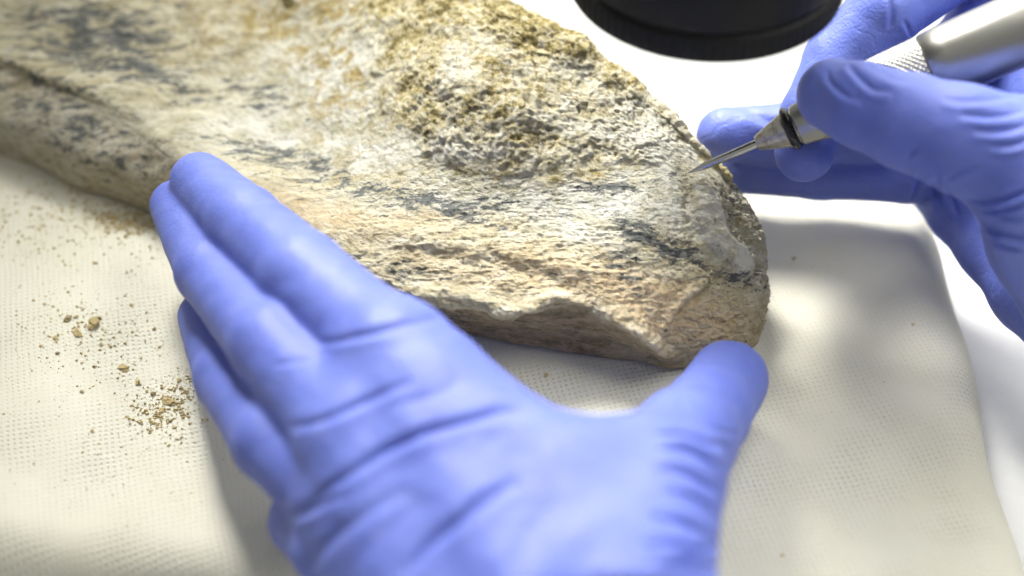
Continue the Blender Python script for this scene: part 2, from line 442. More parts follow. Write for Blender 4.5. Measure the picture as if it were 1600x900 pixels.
Fb = np.stack([idx[:-1, :-1], idx[:-1, 1:], idx[1:, 1:], idx[1:, :-1]], -1).reshape(-1, 4)
N = vnormals(V, Fb)
px, py = proj(V)
if np.mean((N @ F)[(vrow > 3) & (vrow < 9)]) > 0: N = -N; Fb = Fb[:, ::-1]
def blob(cx, cy, rx, ry, rot=0):
    c, s = math.cos(rot), math.sin(rot); dx = px - cx; dy = py - cy
    return np.exp(-((dx * c + dy * s) / rx) ** 2 - ((-dx * s + dy * c) / ry) ** 2)
warpn = fbm(V * .55, 4, seed=11); warp2 = fbm(V * 1.7, 3, seed=12)
visible = sstep(1.5, 2.2, vrow)
# region of the rough rock matrix
line_top = smooth_line([(470, -220), (500, -60), (515, 60), (530, 160), (560, 235), (620, 275), (760, 300), (860, 290), (1000, 275), (1055, 262), (1068, 330), (1110, 395), (1150, 430), (1182, 425), (1172, 395), (1135, 345), (1118, 275), (1085, 215), (1040, 150), (960, 20), (860, -100), (700, -260)])
poly = line_top
def inside(px, py, poly):
    c = np.zeros(px.shape, bool); n = len(poly); j = n - 1
    for i in range(n):
        xi, yi = poly[i]; xj, yj = poly[j]
        c ^= ((yi > py) != (yj > py)) & (px < (xj - xi) * (py - yi) / (yj - yi + 1e-12) + xi); j = i
    return c
wx = px + 26 * warpn + 14 * warp2 + - (18 * warpn + 10 * warp2) * sstep(1020, 1060, px) + (70 * noise3(V * 1.3, 33) + 50 * noise3(V * 3.2, 34)) * (1 - sstep(600, 720, px)); wy = py + (22 * noise3(V * .9 + 5, 31) + 12 * noise3(V * 3, 32)) * (1 - .7 * sstep(1020, 1060, px))
ins = inside(wx, wy, poly); dl, _, _ = seg_dist(wx, wy, np.vstack([poly, poly[:1]]))
sd = np.where(ins, dl, -dl)
sd = np.where((vrow < 2.6) & (px > 700) & (px < 1140), 60, sd)
mtx = sstep(-6, 22, sd)
# relief --------------------------------------------------
Vn = V.copy()
rough = fbm(Vn * 1.1, 6, .58, seed=21); bil = 1 - np.abs(fbm(Vn * 2.3, 5, .6, seed=22)) * 2
rid = fbm(Vn * np.array([2.2, 3.6, 3.6]), 5, .62, seed=23, ridged=True)
fine = fbm(Vn * 8, 3, .6, seed=24)
stre = fbm(Vn * np.array([1.6, 6.5, 6.5]), 5, .62, seed=25, ridged=True)
str2 = fbm((Vn @ np.array([[.86, .5, 0], [-.5, .86, 0], [0, 0, 1]]).T) * np.array([1.6, 6.0, 6.0]), 4, .6, seed=26)
low = fbm(Vn * .35, 3, seed=27)
disp = .10 * low
soft = np.where(px < 640, sstep(-20, 130, sd), sstep(-4, 40, sd)) * (vrow < 8)
soft = np.maximum(soft, mtx * .35)
bil2 = 1 - np.abs(fbm(Vn * 6.0, 4, .65, seed=28)) * 3
disp += soft * (.17 * rough + .04 * bil + .035 * rid + .035 * bil2 + .04 * fine) + (.05 * sstep(-2, 26, sd) * sstep(640, 720, px) + .05 * sstep(0, 90, sd)) * (vrow < 8.5)
bonem = 1 - mtx
slope = sstep(5.9, 6.9, vrow + .25 * warpn) * (1 - sstep(8.9, 9.2, vrow)) * sstep(4.8, 6.2, ucol)       # fibrous front slope
leftface = sstep(8.6, 9.3, vrow) * (1 - sstep(4.5, 6, ucol))
under = sstep(9.0, 9.3, vrow) * sstep(5.0, 6.0, ucol) * (1 - sstep(11, 11.6, ucol))
disp += bonem * (.020 * stre + .018 * fine * .6) + bonem * (1 - sstep(6, 7, vrow)) * (.035 * rough + .022 * bil2 + .02 * fine)
disp += bonem * slope * (.04 * str2 + .03 * stre + .06 * rough + .02 * bil2 + .03 * fine)
disp += (1 - sstep(4, 6, ucol)) * (.22 * noise3(Vn * .45, 71) + .10 * noise3(Vn * 1.1, 72) + .05 * rough)
disp += bonem * under * (.06 * stre + .06 * rough)
disp += leftface * (.05 * rough + .02 * stre)
# named ridges and cracks: (line, half width px, height cm, sharp?)
feat = [([(1128, 290), (1150, 340), (1182, 400), (1180, 432), (1150, 440), (1110, 425), (1080, 400)], 9, -.16),
        ([(1060, 272), (1067, 310), (1072, 350)], 5, -.09),
        ([(560, 362), (640, 372), (720, 385), (820, 402), (930, 425), (1010, 452)], 16, .10),
        ([(560, 380), (640, 395), (760, 410), (900, 440)], 12, -.08),
        ([(573, 352), (582, 378), (590, 420)], 4, -.07),
        ([(800, 485), (838, 470), (870, 462), (915, 468)], 7, .12), ([(800, 496), (840, 482), (880, 474), (925, 482)], 6, -.16),
        ([(640, 452), (700, 455), (760, 470), (800, 487)], 8, .10), ([(925, 482), (965, 500), (1005, 525), (1035, 545)], 8, .10),
        ([(1148, 400), (1100, 452), (1065, 490), (1040, 540)], 5, -.13), ([(1138, 396), (1090, 446), (1055, 485), (1028, 530)], 9, .10),
        ([(700, 395), (750, 420), (790, 455)], 6, -.05), ([(830, 410), (880, 440), (905, 475)], 6, -.05),
        ([(620, 400), (660, 425), (690, 450)], 6, -.05), ([(740, 385), (800, 410), (850, 455)], 5, -.05),
        ([(950, 420), (990, 470), (1010, 500)], 6, -.04),
        ([(400, 195), (430, 205), (480, 190), (530, 185)], 14, .05), ([(200, 160), (250, 205), (290, 232)], 9, .05)]
fx = px + 6 * warp2 + 5 * warpn; fy = py + 7 * noise3(V * 1.6, 41) + 4 * noise3(V * 4, 42)
vis = (vrow > 1.8) & (vrow < 11)
for pl, wd, am in feat:
    dd, _, t = seg_dist(fx[vis], fy[vis], smooth_line(pl))
    disp[vis] += am * np.exp(-(dd / wd) ** 2) * np.sin(np.pi * np.clip(t, .04, .96)) ** .4
# the tongue of crust that ends above the fossil's right corner
tong = smooth_line([(1062, 250), (1074, 300), (1082, 345), (1096, 380), (1128, 412), (1150, 434), (1170, 428), (1171, 408), (1146, 372), (1132, 335), (1124, 300), (1104, 262), (1080, 240), (1062, 250)], 4)
tx = px + 5 * warp2 + 3 * noise3(V * 5, 43); ty = py + 5 * noise3(V * 2.2, 44)
tin = inside(tx, ty, tong[:-1]); td, _, _ = seg_dist(tx, ty, tong)
tsd = np.where(tin, td, -td)
disp += .26 * sstep(-5, 13, tsd) * vis * sstep(262, 330, py)
disp += (sstep(1040, 1090, px) * bonem * (vrow > 4) * (vrow < 10)) * (.05 * rough + .035 * bil2 + .03 * fine)
# chip scars: small pits
disp -= mtx * .05 * sstep(.25, .6, noise3(V * 2.6, 51)) 
disp *= sstep(.8, 2.0, vrow) * (1 - .6 * sstep(10.7, 11, vrow)) * (1 - .75 * sstep(14, 15, ucol))
V2 = V + N * disp[:, None]
# jagged lip along the front ledge
lip = np.exp(-((vrow - 9.0) / .35) ** 2) * sstep(5, 6, ucol) * (1 - sstep(11, 12, ucol))
V2[:, 1] -= lip * (.17 * noise3(V * 1.1, 61) + .08 * np.round(noise3(V * 2.4, 62) * 2) / 2 + .03 * noise3(V * 8, 63) + .12)
V2[:, 2] = np.maximum(V2[:, 2], -.06)
# colour masks (mineral staining, powder, fracture with undercut shade) ------------------
dark = (1.0 * blob(180, 60, 110, 60) + .6 * blob(60, 20, 90, 60) + .7 * blob(255, 125, 90, 25, .2) + .8 * blob(410, 145, 60, 34, .3) + .7 * blob(395, 232, 120, 16, .12)
        + .8 * blob(480, 262, 90, 26, .25) + .8 * blob(640, 312, 130, 18, .1) + .5 * blob(760, 330, 120, 18) + .9 * blob(960, 292, 90, 16, -.05)
        + .6 * blob(985, 355, 90, 18, .3) + .8 * blob(965, 425, 50, 32, .3) + .6 * blob(1060, 400, 90, 22, .5) + .8 * blob(1140, 310, 40, 60, .6) + .7 * blob(1165, 440, 40, 20)
        + .7 * blob(580, 398, 40, 16) + .8 * blob(640, 425, 30, 18) + .6 * blob(700, 490, 70, 14, .1) + .7 * blob(1030, 385, 60, 12, .4)
        + .6 * blob(60, 150, 120, 60, .3) + .5 * blob(180, 250, 120, 50, .4) + .5 * blob(760, 350, 70, 12, .2) + .35 * blob(800, 440, 120, 16, .1))
pale = (.95 * blob(480, 130, 90, 90) + .8 * blob(400, 200, 130, 40) + .8 * blob(560, 230, 70, 60) + .9 * blob(900, 315, 180, 24, .05) + .6 * blob(700, 320, 150, 20)
        + .9 * blob(900, 365, 60, 18, .25) + .5 * blob(60, 210, 160, 60) + 1.0 * blob(1150, 405, 45, 30, .6) + .7 * blob(700, 240, 100, 50) + .7 * blob(930, 215, 110, 60)
        + .8 * blob(1040, 235, 50, 80, -.4) + .6 * blob(720, 110, 60, 60) + .5 * blob(860, 130, 70, 40) + .6 * blob(1010, 330, 70, 30) + .55 * blob(560, 90, 50, 60))
ochre = (.8 * blob(600, 70, 90, 110) + .6 * blob(510, 150, 60, 150) + .5 * blob(420, 50, 170, 80) + .6 * blob(430, 30, 100, 40) + .4 * blob(80, 110, 120, 40) + .5 * blob(590, 265, 60, 40) + .9 * leftface * sstep(240, 330, py) * .6)
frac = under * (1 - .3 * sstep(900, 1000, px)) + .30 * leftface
peach = .35 * blob(780, 425, 220, 50, .08) + .9 * blob(1110, 510, 110, 60) + .8 * blob(1010, 470, 90, 40, .4) + .5 * blob(880, 430, 120, 30, .2) + .6 * blob(480, 330, 120, 24, .3) + .5 * blob(640, 345, 120, 16)
attrs = {"peach": np.clip(peach, 0, 1), "dark": np.clip(dark * (1 - .4 * mtx), 0, 1.2), "pale": np.clip(np.maximum(pale, .8 * sstep(0, 8, tsd)), 0, 1), "ochre": np.clip(ochre, 0, 1), "frac": np.clip(frac, 0, 1)}
base = P(600, 420, 0); base[2] = 0
fossil = tag(empty("fossil_bone", base), "large cream and ochre fossil bone with dark streaks and a rough crust on the cloth", "fossil")
fm = mtx[Fb].mean(1) > .5
ffrac = (under[Fb].mean(1) > .5) & ~fm
def sub(mask, name, mat, label=None):
    f = Fb[mask]; used, inv = np.unique(f.ravel(), return_inverse=True)
    o = mk(name, V2[used], inv.reshape(-1, 4), mat, fossil, base, {k: v[used] for k, v in attrs.items()})
    if label: o['label'] = label
    return o
sub(~fm & ~ffrac, "bone_surface", M_bone)
sub(fm, "rock_matrix", M_matrix, "crumbly ochre and white rock crust still covering the upper bone")
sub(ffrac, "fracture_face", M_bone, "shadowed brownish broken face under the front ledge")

# ------------------------------------------------------------------ gloves: one continuous surface each
def capsule(Q, a, b, ra, rb):
    d = b - a; l2 = float(d @ d)
    t = np.clip(((Q - a) @ d) / l2, 0, 1)
    return np.linalg.norm(Q - a - t[:, None] * d, axis=1) - (ra + (rb - ra) * t)
def tri(Q, a, b, c, r):
    ba, cb, ac = b - a, c - b, a - c; n = np.cross(ba, ac)
    pa, pb, pc = Q - a, Q - b, Q - c
    s = np.sign(pa @ np.cross(ba, n)) + np.sign(pb @ np.cross(cb, n)) + np.sign(pc @ np.cross(ac, n))
    def e(p, d): 
        t = np.clip((p @ d) / (d @ d), 0, 1); v = d[None] * t[:, None] - p; return (v * v).sum(1)
    m = np.minimum(np.minimum(e(pa, ba), e(pb, cb)), e(pc, ac))
    pl = (pa @ n) ** 2 / (n @ n)
    return np.sqrt(np.where(s < 2.0, m, pl)) - r
def smin(a, b, k):
    h = np.clip(.5 + .5 * (b - a) / k, 0, 1); return b + (a - b) * h - k * h * (1 - h)

def surface_nets(D, org, h):
    nx, ny, nz = D.shape; s = D < 0
    c = np.stack([s[i:nx - 1 + i, j:ny - 1 + j, k:nz - 1 + k] for i in (0, 1) for j in (0, 1) for k in (0, 1)]).sum(0)
    act = (c > 0) & (c < 8); ijk = np.argwhere(act)
    vid = -np.ones(act.shape, np.int64); vid[act] = np.arange(len(ijk))
    acc = np.zeros((len(ijk), 3)); cnt = np.zeros(len(ijk))
    cor = [(i, j, k) for i in (0, 1) for j in (0, 1) for k in (0, 1)]
    for a in cor:
        for ax in range(3):
            if a[ax]: continue
            b = list(a); b[ax] = 1
            da = D[ijk[:, 0] + a[0], ijk[:, 1] + a[1], ijk[:, 2] + a[2]]; db = D[ijk[:, 0] + b[0], ijk[:, 1] + b[1], ijk[:, 2] + b[2]]
            m = (da < 0) != (db < 0)
            t = np.where(m, da / np.where(m, da - db, 1), 0)
            p = np.array(a, float)[None].repeat(len(ijk), 0); p[:, ax] += t
            acc[m] += p[m]; cnt[m] += 1
    V = org + (ijk + acc / cnt[:, None]) * h
    Fs = []
    for ax in range(3):
        o1, o2 = [(1, 2), (2, 0), (0, 1)][ax]
        sl0 = [slice(1, n - 1) for n in D.shape]; sl1 = list(sl0)
        sl0[ax] = slice(0, D.shape[ax] - 1); sl1[ax] = slice(1, D.shape[ax])
        A = s[tuple(sl0)]; Bm = s[tuple(sl1)]; E = np.argwhere(A != Bm)
        flip = A[E[:, 0], E[:, 1], E[:, 2]]
        off = np.ones(3, int); off[ax] = 0; E = E + off
        def v(d1, d2):
            q = E.copy(); q[:, o1] -= d1; q[:, o2] -= d2; return vid[q[:, 0], q[:, 1], q[:, 2]]
        quad = np.stack([v(1, 1), v(0, 1), v(0, 0), v(1, 0)], 1)
        quad[~flip] = quad[~flip][:, ::-1]; Fs.append(quad)
    return V, np.concatenate(Fs)

def laplace(V, Fc, it, lam=.5):
    e = np.concatenate([Fc[:, [0, 1]], Fc[:, [1, 2]], Fc[:, [2, 3]], Fc[:, [3, 0]]])
    n = len(V); deg = np.bincount(e.ravel(), minlength=n)[:, None]
    for _ in range(it):
        s_ = np.stack([np.bincount(e[:, 0], weights=V[e[:, 1], k], minlength=n) + np.bincount(e[:, 1], weights=V[e[:, 0], k], minlength=n) for k in range(3)], 1)
        V = V + lam * (s_ / np.maximum(deg, 1) - V)
    return V

def subdivide(V, Fc):
    e = np.concatenate([Fc[:, [0, 1]], Fc[:, [1, 2]], Fc[:, [2, 3]], Fc[:, [3, 0]]]); e.sort(axis=1)
    key = e[:, 0].astype(np.int64) * len(V) + e[:, 1]; uk, inv = np.unique(key, return_inverse=True)
    em = (V[uk // len(V)] + V[uk % len(V)]) / 2; fm_ = V[Fc].mean(1); n = len(V); m = len(Fc)
    ei = inv.reshape(4, m) + n; fi = np.arange(m) + n + len(em)
    Q = [np.stack([Fc[:, i], ei[i], fi, ei[(i + 3) % 4]], 1) for i in range(4)]
    return np.concatenate([V, em, fm_]), np.concatenate(Q)

def build_glove(field, lo, hi, h, creases, seed, rk=1.0, calm=None):
    lo = np.array(lo, float); hi = np.array(hi, float); n = np.ceil((hi - lo) / h).astype(int) + 1
    g = [lo[i] + np.arange(n[i]) * h for i in range(3)]
    D = np.empty(n, np.float32)
    for i in range(n[0]):
        Y, Z = np.meshgrid(g[1], g[2], indexing='ij')
        Q = np.stack([np.full(Y.size, g[0][i]), Y.ravel(), Z.ravel()], 1)
        D[i] = field(Q).reshape(n[1], n[2])
    # close the surface at the box border
    for ax in range(3):
        sl = [slice(None)] * 3
        for e in (0, -1): sl[ax] = e; D[tuple(sl)] = np.maximum(D[tuple(sl)], h)
    V, Fc = surface_nets(D, lo, h)
    V = laplace(V, Fc, 5)
    if calm is not None:                       # taut film over the palm and web
        W = calm(*proj(V))[:, None]
        for _ in range(10): V = V + W * (laplace(V, Fc, 8) - V)
    V, Fc = subdivide(V, Fc)
    V = laplace(V, Fc, 4)
    N = vnormals(V, Fc)
    px, py = proj(V); q = V - CAM; q /= np.linalg.norm(q, axis=1, keepdims=True)
    face = sstep(-.05, .35, -(N * q).sum(1))
    wob = noise3(V * .9, seed) * 7; wob2 = noise3(V * .9 + 9, seed + 1) * 7
    d = np.zeros(len(V))
    for pl, wd, am, rd in creases:
        wd *= .8; am *= 1.35 if (rk < 1 and rd >= .8) else .95; rd *= rk
        dd, sd, t = seg_dist(px + wob * min(1, wd / 8), py + wob2 * min(1, wd / 8), smooth_line(pl))
        tp = np.sin(np.pi * np.clip(t, .0, 1)) ** .6
        s = dd * sd
        d += tp * (-am * np.exp(-(s / wd) ** 2) + rd * am * np.exp(-((s - 2.0 * wd) / (1.5 * wd)) ** 2) + .4 * rd * am * np.exp(-((s + 2.2 * wd) / (1.7 * wd)) ** 2))
    d *= face
    d += .02 * fbm(V * .8, 3, seed=seed + 3) + .012 * noise3(V * 2.5, seed + 7)
    V = V + N * d[:, None]
    V = laplace(V, Fc, 1, .4)
    return V, Fc

def chain(Q, pts, k=.3):
    d = None
    for (a, ra), (b, rb) in zip(pts[:-1], pts[1:]):
        c = capsule(Q, a, b, ra, rb); d = c if d is None else smin(d, c, k)
    return d

def nodes(lst): return [(P(x, y, z), r) for x, y, z, r in lst]

# ---- left hand: four fingers laid along the bone, thumb pressing its right end
L_index = nodes([(312, 284, 3.35, .82), (382, 348, 4.1, .97), (474, 432, 4.8, 1.08), (615, 562, 5.0, 1.25)])
L_mid = nodes([(276, 322, 2.5, .74), (326, 426, 3.2, .84), (424, 540, 4.2, .98), (560, 690, 4.4, 1.25)])
L_ring = nodes([(320, 495, 1.5, .72), (358, 590, 2.2, .86), (425, 688, 3.1, .94), (560, 800, 3.4, 1.2)])
L_pink = nodes([(470, 790, .95, .70), (470, 815, 1.4, .75), (520, 860, 2.6, .88), (600, 930, 2.4, 1.1)])
L_thumb = nodes([(1138, 594, 1.55, 1.03), (1102, 650, 2.6, 1.04), (1045, 748, 4.6, 1.15), (975, 985, 4.7, 1.8)])
iM, mM, rM, pM = L_index[-1][0], L_mid[-1][0], L_ring[-1][0], L_pink[-1][0]
tM = L_thumb[2][0]
wA = P(600, 1180, 1.8); wB = P(930, 1180, 4.4); wM = P(700, 1010, 3.9)
web = nodes([(680, 606, 5.1, 1.15), (768, 690, 5.0, .95), (840, 730, 4.9, .88), (912, 750, 4.85, .84), (985, 734, 4.7, .86), (1062, 674, 3.7, .95)])
def left_field(Q):
    pk = chain(Q, L_pink, .2); rg = chain(Q, L_ring, .2); md = chain(Q, L_mid, .2); ix = chain(Q, L_index, .2)
    f = smin(smin(ix, md, .13), smin(rg, pk, .12), .13)
    palm = tri(Q, iM, pM, wA, 1.2)
    for t_, r in (((iM, wA, wB), 1.3), ((iM, web[2][0], wB), 1.05), ((web[2][0], wB, tM), 1.0), ((iM, mM, wM), 1.25), ((mM, rM, wM), 1.2), ((rM, pM, wM), 1.15), ((web[2][0], web[3][0], L_thumb[3][0]), 1.12), ((web[3][0], web[4][0], L_thumb[3][0]), 1.12), ((iM, web[2][0], L_thumb[3][0]), 1.0)):
        palm = smin(palm, tri(Q, *t_, r), .5)
    palm = smin(palm, chain(Q, L_thumb, .3), .55)
    palm = smin(palm, chain(Q, web, .4), .7)
    palm = smin(palm, capsule(Q, L_thumb[3][0], wB, 1.9, 2.0), .6)
    return smin(f, palm, .42)
L_creases = [
 ([(488, 534), (560, 527), (640, 508), (690, 498)], 7, .09, .6), ([(425, 573), (470, 560), (520, 545)], 6, .05, .6),
 ([(447, 667), (520, 648), (590, 618), (640, 590)], 9, .09, .6), ([(457, 799), (520, 755), (600, 705), (700, 662), (790, 646), (845, 648)], 10, .14, .6),
 ([(600, 640), (660, 620), (720, 590)], 12, .03, .6), ([(620, 905), (675, 845), (750, 785), (810, 750)], 13, .15, .5),
 ([(464, 892), (510, 848), (570, 800), (640, 760)], 13, .08, .7), ([(430, 830), (470, 800), (540, 770)], 9, .10, .6),
 ([(540, 900), (600, 830), (680, 770)], 14, .03, .6), ([(800, 900), (830, 830), (880, 780)], 18, .03, .6),
 ([(1020, 680), (1060, 678), (1105, 690), (1145, 706)], 5, .09, .8), ([(1030, 705), (1070, 702), (1110, 718), (1135, 735)], 5, .09, .8),
 ([(1020, 735), (1060, 735), (1100, 752), (1125, 775)], 6, .09, .8), ([(1030, 770), (1070, 772), (1105, 792), (1118, 812)], 5, .08, .8),
 ([(1010, 805), (1060, 812), (1095, 828), (1118, 848)], 6, .10, .8), ([(1000, 850), (1050, 850), (1090, 858), (1125, 850)], 7, .11, .8),
 ([(1020, 885), (1070, 880), (1120, 885)], 6, .10, .8), ([(1060, 620), (1085, 650), (1120, 672), (1155, 680)], 5, .05, .8),
 ([(700, 520), (780, 590), (850, 625)], 6, .015, .5),
]
c1 = P(280, 330, 2)[0] - 1.6
VL, FL = build_glove(left_field, (c1, P(700, 1075, 3)[1], -.2), (P(1210, 590, 1.5)[0] + .8, P(300, 230, 3)[1] + 1.0, 7.6), .075, L_creases, 100, .45, lambda a, b: sstep(560, 760, a) * sstep(560, 700, b) * (1 - .7 * sstep(1090, 1120, a)))
tag(mk("gloved_hand", VL, FL, M_glove, loc=P(760, 800, 0)), "hand in blue nitrile glove spread in the foreground, fingers and thumb steadying the fossil", "hand")

# ---- engraving pen (tip rests on the bone)
PT = P(1074, 271, 3.95); PE = P(1600, 43, 8.2)
ax = PE - PT; ax /= np.linalg.norm(ax)
e1_ = np.cross(ax, [0, 0, 1]); e1_ /= np.linalg.norm(e1_); e2_ = np.cross(e1_, ax)
def along(px_):   # length along the axis whose picture column is px_
    lo, hi = 0., 30.
    for _ in range(40):
        m = (lo + hi) / 2; x_, _y = proj((PT + ax * m)[None]); lo, hi = (m, hi) if x_[0] < px_ else (lo, m)
    return lo
def lathe(prof, n=64, fn=None):
    V = []; 
    for s, r in prof:
        for k in range(n):
            a = 2 * math.pi * k / n; rr = r + (fn(s, a) if fn else 0)
            V.append(PT + ax * s + (e1_ * math.cos(a) + e2_ * math.sin(a)) * rr)
    Fc = [[i * n + k, i * n + (k + 1) % n, (i + 1) * n + (k + 1) % n, (i + 1) * n + k] for i in range(len(prof) - 1) for k in range(n)]
    return np.array(V), np.array(Fc)
pen = tag(empty("engraving_pen", PT), "silver pneumatic engraving pen with knurled grip and needle tip held against the fossil", "engraving pen")
s1, s2, s3, s4, s5, s6 = along(1182), along(1228), along(1243), along(1345), along(1452), along(1760)
def part(name, prof, mat, n=64, fn=None, smooth=True):
    v, f = lathe(prof, n, fn); return mk(name, v, f, mat, pen, PT, smooth=smooth)
part("needle", [(0, .004), (.06, .022), (.5, .1), (.62, .106), (s1 - .02, .112), (s1 + .1, .112)], M_needle, 32)
part("nose_cone", [(s1, .06), (s1 + .005, .19), (s1 + .03, .205), (s2 - .03, .47), (s2, .48), (s2 + .02, .46), (s3 + .1, .46)], M_cone)
tor = [(s2 + .13 + .13 * math.cos(t), .47 + .12 * math.sin(t)) for t in np.linspace(math.pi, 0, 13)]
part("o_ring", tor, M_rubber)
part("front_collar", [(s3 + .02, .44), (s3 + .03, .53), (s3 + .08, .55), (s4 - .05, .78), (s4, .80), (s4 + .03, .77)], M_steel)
def kn(s, a):
    k = 34; u_ = s * 7.2; v_ = a * k / (2 * math.pi)
    return .034 * (1 - abs(((u_ + v_) % 1) * 2 - 1)) * (1 - abs(((u_ - v_) % 1) * 2 - 1)) * 2 - .02
part("knurled_grip", [(s4 + .02, .78)] + [(s, .82 + .05 * (s - s4) / (s5 - s4)) for s in np.arange(s4 + .05, s5 - .04, .0174)] + [(s5 - .02, .84)], M_steel, 34 * 8, kn, smooth=False)
part("barrel", [(s5 - .02, .80), (s5, .86), (s5 + .03, .895), (s5 + .5, .93), (s6, .96), (s6 + .05, .93), (s6 + .06, .2)], M_steel, 96)

# ---- right hand holding it
R_thumb = nodes([(1302, 148, 6.9, .93), (1350, 165, 7.1, 1.0), (1420, 190, 7.2, 1.12), (1500, 215, 7.2, 1.25), (1600, 255, 6.8, 1.55), (1700, 380, 5.6, 2.1)])
R_index = nodes([(1256, 238, 4.15, .80), (1268, 180, 4.5, .85), (1310, 95, 5.4, .95), (1385, 15, 6.6, 1.0), (1500, -70, 7.0, 1.15), (1640, -60, 6.5, 1.4)])
R_mid = nodes([(1132, 211, 2.9, .80), (1230, 209, 2.9, .86), (1360, 203, 3.3, .92), (1470, 130, 4.2, 1.05), (1560, 20, 5.2, 1.2), (1660, 20, 5.6, 1.5)])
R_ring = nodes([(1165, 262, 1.55, .77), (1280, 266, 1.6, .85), (1420, 268, 1.8, .91), (1500, 240, 2.4, 1.1), (1620, 180, 3.5, 1.5)])
R_pink = nodes([(1455, 292, .95, .72), (1500, 330, 1.1, .9), (1556, 388, 1.2, 1.0), (1620, 450, 1.3, 1.2), (1760, 560, 1.6, 1.7)])
R_heel = nodes([(1620, 250, 5.6, 1.7), (1668, 360, 4.6, 1.9), (1735, 460, 3.2, 2.0), (1830, 560, 2.6, 2.1)])
def right_field(Q):
    th = chain(Q, R_thumb, .35); ix = chain(Q, R_index, .2); md = chain(Q, R_mid, .2); rg = chain(Q, R_ring, .2); pk = chain(Q, R_pink, .3)
    f = smin(smin(md, rg, .04), smin(pk, ix, .05), .04)
    heel = smin(chain(Q, R_heel, .6), th, .5)
    palm = tri(Q, R_index[-1][0], R_heel[1][0], R_ring[-1][0], 1.3)
    palm = smin(palm, tri(Q, R_ring[-1][0], R_heel[2][0], R_pink[3][0], 1.2), .4)
    return smin(smin(f, palm, .3), heel, .15)
R_creases = [
 ([(1290, 108), (1300, 130), (1325, 150), (1345, 152)], 6, .045, .9), ([(1322, 98), (1338, 118), (1362, 138), (1392, 140)], 6, .06, .9),
 ([(1348, 96), (1372, 112), (1400, 124), (1430, 122)], 6, .03, .9), ([(1275, 128), (1285, 150), (1305, 168)], 6, .02, .8),
 ([(1470, 150), (1520, 158), (1600, 150)], 6, .06, .8), ([(1500, 178), (1550, 184), (1610, 172)], 6, .07, .8), ([(1520, 206), (1560, 208), (1610, 196)], 6, .07, .8), ([(1545, 232), (1580, 230), (1610, 220)], 5, .06, .8),
 ([(1420, 252), (1424, 240), (1440, 228)], 4, .07, .7), ([(1478, 282), (1500, 270), (1530, 262)], 4, .06, .7),
 ([(1512, 308), (1540, 316), (1575, 312), (1612, 296)], 5, .12, .8), ([(1520, 322), (1550, 330), (1585, 326), (1612, 312)], 4, .10, .8),
 ([(1530, 345), (1556, 362), (1590, 370), (1615, 366)], 5, .13, .8), ([(1540, 366), (1568, 382), (1600, 388)], 4, .10, .8), ([(1552, 330), (1580, 342), (1612, 340)], 4, .07, .8),
 ([(1440, 262), (1436, 290), (1428, 318)], 5, .09, .8), ([(1462, 268), (1466, 300), (1470, 330)], 5, .09, .8), ([(1482, 278), (1490, 310), (1500, 340)], 5, .08, .8),
 ([(1394, 0), (1394, 25), (1388, 45)], 5, .08, .7), ([(1412, 30), (1420, 50), (1424, 60)], 4, .06, .7),
 ([(1160, 168), (1200, 190), (1232, 196)], 8, .05, .6),
]
VR, FR = build_glove(right_field, (P(1075, 215, 2.8)[0] - .6, P(1640, 560, 1.5)[1] - .3, -.35), (P(1720, 200, 4)[0], P(1640, -60, 6.5)[1] + 1.5, 9.4), .08, R_creases, 200)
tag(mk("gloved_hand", VR, FR, M_glove, loc=P(1560, 350, 0)), "hand in blue nitrile glove gripping the silver engraving pen at upper right", "hand")

# ------------------------------------------------------------------ microscope objective
RIM = 9.0
f_ = P(1121, 101, RIM); OR = 3.42; oc = np.array([f_[0], f_[1] + OR, RIM])
scope = tag(empty("microscope_objective", oc), "black cylindrical microscope objective hanging above the fossil and pen", "microscope")
def vlathe(prof, n, fn=None):
    V = [oc + np.array([(r + (fn(z, 2 * math.pi * k / n) if fn else 0)) * math.cos(2 * math.pi * k / n), (r + (fn(z, 2 * math.pi * k / n) if fn else 0)) * math.sin(2 * math.pi * k / n), z]) for z, r in prof for k in range(n)]
    Fc = [[i * n + k, i * n + (k + 1) % n, (i + 1) * n + (k + 1) % n, (i + 1) * n + k] for i in range(len(prof) - 1) for k in range(n)]
    return np.array(V), np.array(Fc)
def rib(z, a): return .035 * max(0, math.sin(a * 90)) if .06 < z < .62 else 0
v, f = vlathe([(.3, 2.25), (0, 2.35), (0, OR - .08), (.03, OR - .02)] + [(.06 + .02, OR - .02), (.6, OR - .02), (.66, OR - .04), (.72, OR - .12), (.74, OR - .3)], 720, rib); mk("knurled_ring", v, f, M_black, scope, oc)
v, f = vlathe([(.7, OR - .3), (.72, OR - .10), (.9, OR - .06), (3.4, OR + .05), (3.45, OR - .02), (3.55, OR - .02), (3.6, OR + .06), (8, OR + .1), (8, .5)], 128); mk("housing", v, f, M_black, scope, oc)
v, f = vlathe([(.25, 2.3), (.22, 1.8), (.16, 1.0), (.14, .02)], 96); mk("lens", v, f, M_lens, scope, oc)

